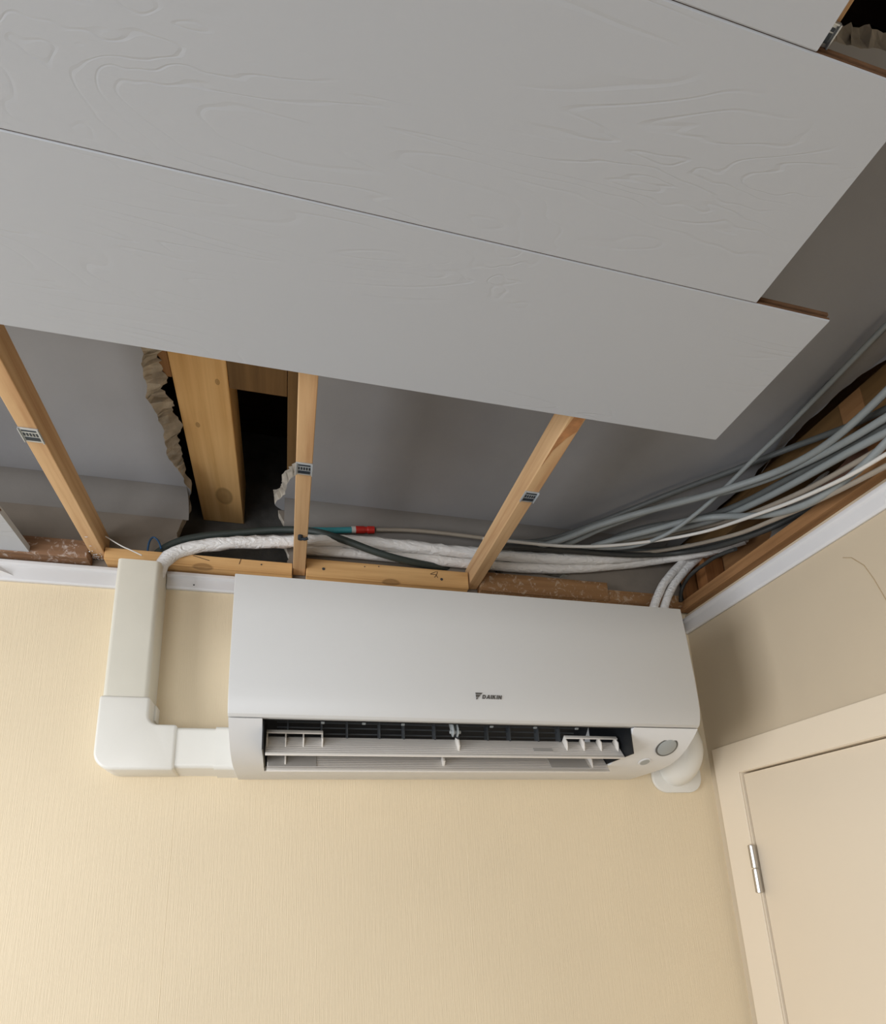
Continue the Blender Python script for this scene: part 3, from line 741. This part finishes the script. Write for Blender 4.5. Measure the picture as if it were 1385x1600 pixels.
for pl in ([(0, .0118), (.0120, .0118), (.0095, .0092), (.0005, .0092)], [(0.0004, .0084), (.0088, .0084), (.0052, .0046), (.0007, .0046)], [(.0008, .0038), (.0046, .0038), (.0012, 0.0)]):
    q = [on_panel(tx+a, tz+b) for a, b in pl]
    lg.add(q + [(a, b+0.0006, c) for a, b, c in q], [tuple(range(len(q)))] + [(i, (i+1) % len(q), len(q)+(i+1) % len(q), len(q)+i) for i in range(len(q))])
A.part('logo', lg, MT['logo'], smooth=0, label='small grey printed maker mark')

# ================================================================== PIPE TRUNKING LEFT OF THE UNIT
G = Thing('pipe_trunking', (-1.17, 0, -0.045), 'ivory plastic pipe trunking left of the unit, upright with a white elbow', 'trunking')
def u_cover(x0, x1, d, z0, z1, r=0.008, t=0.002):
    o = rounded([(x0, 0), (x0, -d), (x1, -d), (x1, 0)], [0, r, r, 0])
    i = rounded([(x1-t, 0), (x1-t, -d+t), (x0+t, -d+t), (x0+t, 0)], [0, r-t, r-t, 0])
    return MB().prism(o + i, 'Z', z0, z1)
G.part('trunk_cover', u_cover(-1.2085, -1.1375, 0.065, 0.060, 0.3385), MT['trunk'], smooth=40)
hc = rounded([(0, -0.0415), (-0.065, -0.0395), (-0.065, 0.0305), (0, 0.0325)], [0, 0.007, 0.007, 0])
G.part('trunk_cover', MB().prism(hc, 'X', -1.11, -1.020), MT['trunk_w'], smooth=40)
hc = rounded([(0, -0.0445), (-0.0672, -0.0420), (-0.0672, 0.0330), (0, 0.0355)], [0, 0.008, 0.008, 0])
G.part('end_sleeve', MB().prism(hc, 'X', -1.0265, -0.9905), MT['trunk_w'], smooth=40)
el = rounded([(-1.2115, 0.082), (-1.2115, -0.0435), (-1.0885, -0.0435), (-1.0885, 0.0345), (-1.1340, 0.0345), (-1.1340, 0.082)], [0, 0.030, 0, 0, 0.016, 0], 8)
eb = MB().prism(el, 'Y', -0.0685, -0.0003)
G.part('elbow_cover', eb, MT['trunk_w'], bevel=0.005, seg=3, smooth=40, label='whiter glossy corner piece')
G.part('base_flange', MB().box(-1.136, -1.1305, -0.030, -0.0004, 0.05, 0.078), MT['trunk_w'], bevel=0.002)

# white wall elbow right of the unit
E = Thing('wall_elbow', (-0.09, 0, -0.07), 'white curved pipe cover with flange in the corner right of the unit', 'pipe cover')
fo = rounded([(-0.152, 0.0), (-0.152, -0.0765), (-0.034, -0.0765), (-0.034, 0.0)], [0, 0.034, 0.034, 0], 8)
E.part('flange', MB().prism(fo, 'Y', -0.009, -0.0004), MT['trunk_w'], bevel=0.002)
cu = MB(); path = []
for k in range(11):
    a = math.pi/2*k/10
    path.append((-0.0965, -0.003 - 0.045*math.sin(a), -0.026 + 0.040*(1-math.cos(a))))
path += [(-0.1045 - 0.004*min(k, 3), -0.048, 0.03+0.03*k) for k in range(1, 8)]
cu.tube(path, 0.038, 28, flat=1.0)
E.part('elbow', cu, MT['trunk_w'], smooth=50)

# ================================================================== PIPES AND CABLES IN THE VOID
CAB = {
    'C1': (0.0044, [(-0.093,-0.625,0.499), (-0.088,-0.558,0.498), (-0.084,-0.491,0.496), (-0.085,-0.425,0.490), (-0.094,-0.359,0.480), (-0.106,-0.295,0.465), (-0.123,-0.232,0.451), (-0.148,-0.172,0.441), (-0.186,-0.120,0.441), (-0.232,-0.078,0.454), (-0.293,-0.058,0.464), (-0.359,-0.048,0.469), (-0.425,-0.041,0.472), (-0.492,-0.035,0.474)]),
    'C2': (0.0064, [(-0.060,-0.583,0.433), (-0.060,-0.528,0.426), (-0.060,-0.473,0.426), (-0.061,-0.419,0.435), (-0.069,-0.366,0.448), (-0.093,-0.321,0.456), (-0.132,-0.282,0.457), (-0.175,-0.248,0.457), (-0.219,-0.215,0.457), (-0.262,-0.180,0.457), (-0.302,-0.141,0.457), (-0.336,-0.098,0.457), (-0.375,-0.062,0.457), (-0.425,-0.045,0.457), (-0.480,-0.039,0.457)]),
    'C3': (0.0057, [(-0.015,-0.547,0.439), (-0.015,-0.492,0.457), (-0.018,-0.438,0.478), (-0.031,-0.385,0.495), (-0.058,-0.337,0.502), (-0.095,-0.293,0.502), (-0.135,-0.250,0.502), (-0.173,-0.206,0.502), (-0.209,-0.161,0.502), (-0.246,-0.116,0.502), (-0.285,-0.074,0.501), (-0.331,-0.045,0.492), (-0.385,-0.037,0.479), (-0.442,-0.036,0.471), (-0.500,-0.036,0.467)]),
    'C4': (0.0064, [(-0.051,-0.567,0.400), (-0.051,-0.513,0.409), (-0.051,-0.459,0.421), (-0.051,-0.407,0.436), (-0.054,-0.355,0.452), (-0.074,-0.310,0.462), (-0.114,-0.275,0.465), (-0.160,-0.246,0.466), (-0.201,-0.211,0.466), (-0.238,-0.171,0.466), (-0.274,-0.130,0.466), (-0.305,-0.085,0.465), (-0.340,-0.045,0.460)]),
    'C5': (0.0065, [(-0.033,-0.552,0.402), (-0.033,-0.498,0.414), (-0.033,-0.443,0.425), (-0.033,-0.389,0.437), (-0.033,-0.335,0.449), (-0.034,-0.280,0.461), (-0.044,-0.228,0.472), (-0.067,-0.182,0.481), (-0.110,-0.152,0.484), (-0.159,-0.126,0.484), (-0.202,-0.092,0.482), (-0.241,-0.054,0.473)]),
    'C6': (0.0065, [(-0.042,-0.555,0.384), (-0.042,-0.488,0.399), (-0.042,-0.420,0.412), (-0.042,-0.353,0.426), (-0.042,-0.286,0.443), (-0.049,-0.222,0.459), (-0.081,-0.166,0.471), (-0.133,-0.124,0.474), (-0.193,-0.092,0.471), (-0.255,-0.063,0.463)]),
    'C7': (0.0034, [(-0.078,-0.570,0.328), (-0.078,-0.510,0.336), (-0.078,-0.450,0.350), (-0.078,-0.391,0.367), (-0.078,-0.333,0.387), (-0.079,-0.275,0.407), (-0.087,-0.219,0.425), (-0.116,-0.172,0.437), (-0.167,-0.142,0.439), (-0.224,-0.118,0.439), (-0.282,-0.101,0.439), (-0.342,-0.091,0.439), (-0.403,-0.088,0.439), (-0.465,-0.088,0.439), (-0.526,-0.087,0.439)]),
    'C8': (0.0064, [(-0.060,-0.564,0.360), (-0.060,-0.517,0.349), (-0.060,-0.469,0.347), (-0.060,-0.421,0.352), (-0.060,-0.375,0.367), (-0.060,-0.332,0.388), (-0.060,-0.290,0.413), (-0.062,-0.251,0.439), (-0.082,-0.221,0.454), (-0.121,-0.197,0.457), (-0.158,-0.166,0.457), (-0.195,-0.136,0.457), (-0.233,-0.106,0.457), (-0.269,-0.073,0.457)]),
    'C9': (0.0043, [(-0.060,-0.554,0.323), (-0.058,-0.481,0.337), (-0.055,-0.409,0.354), (-0.053,-0.338,0.374), (-0.051,-0.267,0.395), (-0.050,-0.198,0.422), (-0.057,-0.130,0.449), (-0.087,-0.074,0.467), (-0.146,-0.052,0.466), (-0.219,-0.048,0.460), (-0.293,-0.044,0.460), (-0.367,-0.039,0.466), (-0.441,-0.035,0.472), (-0.515,-0.030,0.479), (-0.589,-0.025,0.484), (-0.663,-0.020,0.486), (-0.737,-0.014,0.483)]),
    'C10': (0.0062, [(0.040,-0.348,0.409), (-0.012,-0.307,0.389), (-0.032,-0.245,0.397), (-0.033,-0.175,0.421), (-0.036,-0.109,0.450), (-0.066,-0.066,0.465), (-0.134,-0.056,0.460), (-0.209,-0.054,0.456), (-0.284,-0.054,0.454), (-0.359,-0.054,0.452), (-0.434,-0.054,0.450), (-0.508,-0.054,0.440)]),
    'C11': (0.0055, [(0.040,-0.363,0.412), (-0.006,-0.313,0.399), (-0.023,-0.246,0.410), (-0.024,-0.177,0.436), (-0.025,-0.109,0.465), (-0.050,-0.061,0.482), (-0.115,-0.047,0.479), (-0.189,-0.045,0.473), (-0.264,-0.045,0.470), (-0.339,-0.045,0.468), (-0.414,-0.045,0.466), (-0.489,-0.045,0.463)]),
    'C12': (0.0051, [(-0.024,-0.539,0.378), (-0.024,-0.471,0.389), (-0.024,-0.403,0.401), (-0.024,-0.337,0.418), (-0.025,-0.271,0.438), (-0.031,-0.207,0.461), (-0.046,-0.146,0.482), (-0.086,-0.100,0.492), (-0.146,-0.069,0.491), (-0.210,-0.045,0.487)]),
    'thin': (0.0043, [(-0.020,-0.206,0.397), (-0.020,-0.176,0.406), (-0.020,-0.145,0.413), (-0.020,-0.113,0.415), (-0.020,-0.082,0.416), (-0.020,-0.051,0.411), (-0.023,-0.032,0.395), (-0.030,-0.030,0.365)]),
    'P1': (0.0126, [(-1.153,-0.034,0.309), (-1.132,-0.033,0.366), (-1.077,-0.031,0.397), (-1.010,-0.030,0.412), (-0.943,-0.030,0.422), (-0.875,-0.030,0.432), (-0.807,-0.030,0.438), (-0.739,-0.030,0.440), (-0.671,-0.030,0.440), (-0.603,-0.030,0.440), (-0.535,-0.030,0.439), (-0.466,-0.030,0.440), (-0.398,-0.030,0.442), (-0.330,-0.030,0.445), (-0.262,-0.030,0.451), (-0.194,-0.030,0.460), (-0.127,-0.030,0.472), (-0.064,-0.034,0.484), (-0.021,-0.067,0.479), (0.007,-0.124,0.462), (0.040,-0.182,0.449)]),
    'P2': (0.0109, [(-0.896,-0.016,0.419), (-0.831,-0.016,0.420), (-0.767,-0.016,0.421), (-0.702,-0.016,0.421), (-0.637,-0.016,0.422), (-0.573,-0.016,0.422), (-0.508,-0.016,0.422), (-0.443,-0.016,0.422), (-0.379,-0.016,0.425), (-0.314,-0.016,0.430), (-0.250,-0.016,0.439), (-0.186,-0.016,0.451), (-0.123,-0.017,0.463), (-0.064,-0.033,0.470), (-0.021,-0.072,0.463), (0.004,-0.125,0.448), (0.040,-0.175,0.445)]),
    'W1': (0.0102, [(0.050,-0.124,0.470), (0.036,-0.090,0.476), (0.021,-0.059,0.480), (-0.003,-0.047,0.469), (-0.032,-0.048,0.447), (-0.060,-0.051,0.421), (-0.086,-0.054,0.393), (-0.107,-0.056,0.362), (-0.125,-0.059,0.329), (-0.139,-0.062,0.294)]),
    'W2': (0.0102, [(0.050,-0.147,0.457), (0.043,-0.111,0.466), (0.035,-0.076,0.473), (0.019,-0.054,0.469), (-0.007,-0.049,0.447), (-0.034,-0.051,0.421), (-0.059,-0.053,0.394), (-0.081,-0.056,0.363), (-0.099,-0.059,0.330), (-0.113,-0.062,0.296)]),
    'hose': (0.0074, [(-1.169,-0.022,0.323), (-1.167,-0.015,0.361), (-1.150,-0.010,0.393), (-1.120,-0.009,0.416), (-1.084,-0.009,0.430), (-1.046,-0.009,0.440), (-1.008,-0.009,0.448), (-0.970,-0.011,0.455), (-0.931,-0.016,0.459), (-0.893,-0.024,0.457), (-0.857,-0.034,0.450), (-0.821,-0.042,0.437), (-0.785,-0.047,0.423), (-0.748,-0.047,0.411), (-0.710,-0.043,0.404), (-0.672,-0.034,0.403), (-0.635,-0.022,0.406), (-0.600,-0.007,0.412), (-0.567,0.012,0.422)]),
    'teal': (0.0066, [(-0.903,-0.014,0.462), (-0.882,-0.014,0.464), (-0.861,-0.014,0.467), (-0.840,-0.014,0.469), (-0.819,-0.014,0.472), (-0.798,-0.014,0.475), (-0.777,-0.014,0.478)]),
    'redcap': (0.0081, [(-0.780,-0.014,0.478), (-0.773,-0.014,0.478), (-0.767,-0.014,0.479), (-0.760,-0.014,0.480), (-0.754,-0.014,0.481), (-0.747,-0.014,0.481), (-0.741,-0.014,0.482)]),
    'blue': (0.0018, [(-1.171,-0.022,0.381), (-1.171,-0.022,0.390), (-1.170,-0.022,0.400), (-1.167,-0.022,0.409), (-1.162,-0.022,0.412), (-1.155,-0.022,0.406), (-1.151,-0.022,0.398), (-1.148,-0.022,0.389)]),
    'whitethin': (0.0012, [(-1.236,-0.050,0.388), (-1.226,-0.050,0.382), (-1.216,-0.050,0.376), (-1.205,-0.050,0.370), (-1.195,-0.050,0.366), (-1.184,-0.050,0.361), (-1.173,-0.050,0.356)]),
}
def pts_of(k): return CAB[k][1]
def run(name, key, mat, label, cat, group=None, r=None, seg=10, flat=1.0, sub=None, bend=1):
    rr, P = CAB[key]
    # resample smoothly
    P = [Vector(p) for p in P]; Q = []
    for i in range(len(P)-1):
        p0, p1, p2, p3 = P[max(0, i-1)], P[i], P[i+1], P[min(len(P)-1, i+2)]
        for j in range(4):
            t = j/4
            Q.append(0.5*((2*p1) + (-p0+p2)*t + (2*p0-5*p1+4*p2-p3)*t*t + (-p0+3*p1-3*p2+p3)*t**3))
    Q.append(P[-1])
    o = MB().tube(Q, r or rr, seg, flat=flat).build(name, MT[mat], None, Q[0], smooth=60)
    return tag(o, label, cat, group)
def crinkle(base, amp, f=45.0):
    def fn(t, a, p):
        return base*(1 + amp*noise.noise(Vector((p.x*f+math.cos(a)*1.4, p.y*f+math.sin(a)*1.4, p.z*f))) + amp*0.6*noise.noise(Vector((p.x*f*2.6+math.cos(a)*3, math.sin(a)*3, 7))))
    return fn
run('insulated_pipe', 'P1', 'wrinkled', 'white wrinkled insulated pipe rising from the trunking top and running behind two battens', 'pipe', 'insulated pipes', r=crinkle(0.0122, 0.24, 62), seg=20)
run('insulated_pipe', 'P2', 'pipe', 'smooth white insulated pipe, lower of the pair above the ledger', 'pipe', 'insulated pipes', r=crinkle(0.0108, 0.06, 20), seg=18)
run('wrapped_pipe', 'W1', 'wrinkled', 'white wrapped pipe turning down behind the unit, left of the two', 'pipe', 'wrapped pipes', r=crinkle(0.0095, 0.10), seg=18)
run('wrapped_pipe', 'W2', 'wrinkled', 'white wrapped pipe turning down behind the unit, right of the two', 'pipe', 'wrapped pipes', r=crinkle(0.0095, 0.10), seg=18)
run('drain_hose', 'hose', 'hose', 'dark green grey hose above the wrinkled pipe, dipping right of the second batten', 'hose')
tl = Thing('conduit', CAB['teal'][1][0], 'teal conduit with red end cap right of the second batten', 'conduit')
tl.part('tube', MB().tube(CAB['teal'][1], 0.0064, 14), MT['teal'])
rc = CAB['redcap'][1]; a, b = Vector(rc[0]), Vector(rc[-1])
cp = MB(); cp.tube([a, a.lerp(b, .05), a.lerp(b, .45), a.lerp(b, .5), a.lerp(b, .62), a.lerp(b, .66), a.lerp(b, .95), b], lambda t, an, p: 0.0078 if abs((p-a).length/(b-a).length-0.56) > 0.09 else 0.0066, 16)
tl.part('end_cap', cp, MT['red'], label='red end cap')
tl.part('collar', MB().tube([a-(b-a)*0.22, a+(b-a)*0.02], 0.0072, 14), MT['cable_w'])
run('wire', 'blue', 'blue', 'thin blue wire loop beside the wrinkled pipe above the trunking', 'wire')
run('wire', 'whitethin', 'cable_w', 'thin white wire leading to the top of the trunking', 'wire')
gp = 'cables along the right wall'
run('electric_cable', 'C1', 'cable', 'straight pale grey cable crossing the bundle along the ceiling edge', 'cable', gp)
run('electric_cable', 'C2', 'cable', 'grey cable second from the top at the right edge, below the straight one', 'cable', gp)
run('electric_cable', 'C3', 'cable_d', 'dark grey cable forming the upper outline of the bundle', 'cable', gp)
run('electric_cable', 'C4', 'cable', 'grey cable second from the top on the left of the bundle', 'cable', gp)
run('electric_cable', 'C5', 'cable_d', 'dark grey cable bowing through the middle of the bundle', 'cable', gp)
run('electric_cable', 'C6', 'cable', 'grey cable below the dark bowed one', 'cable', gp)
run('electric_cable', 'C7', 'cable_w', 'white cable, the brightest, low across the bundle', 'cable', gp)
run('electric_cable', 'C8', 'cable', 'grey cable dropping from the right edge to pass behind the white one', 'cable', gp)
run('electric_cable', 'C9', 'cable_b', 'thin beige cable running behind third batten to the red cap', 'cable', gp)
run('electric_cable', 'C10', 'cable_k', 'charcoal cable under the beige one, lowest in the bundle', 'cable', gp)
run('electric_cable', 'C11', 'cable_d', 'dark grey cable between charcoal cable and beige cable', 'cable', gp)
run('electric_cable', 'C12', 'cable_b', 'beige grey cable against the brown wall frame behind the white one', 'cable', gp)
run('electric_cable', 'thin', 'cable_k', 'thin dark cable dropping right of the wrapped pipes into the corner', 'cable', gp)
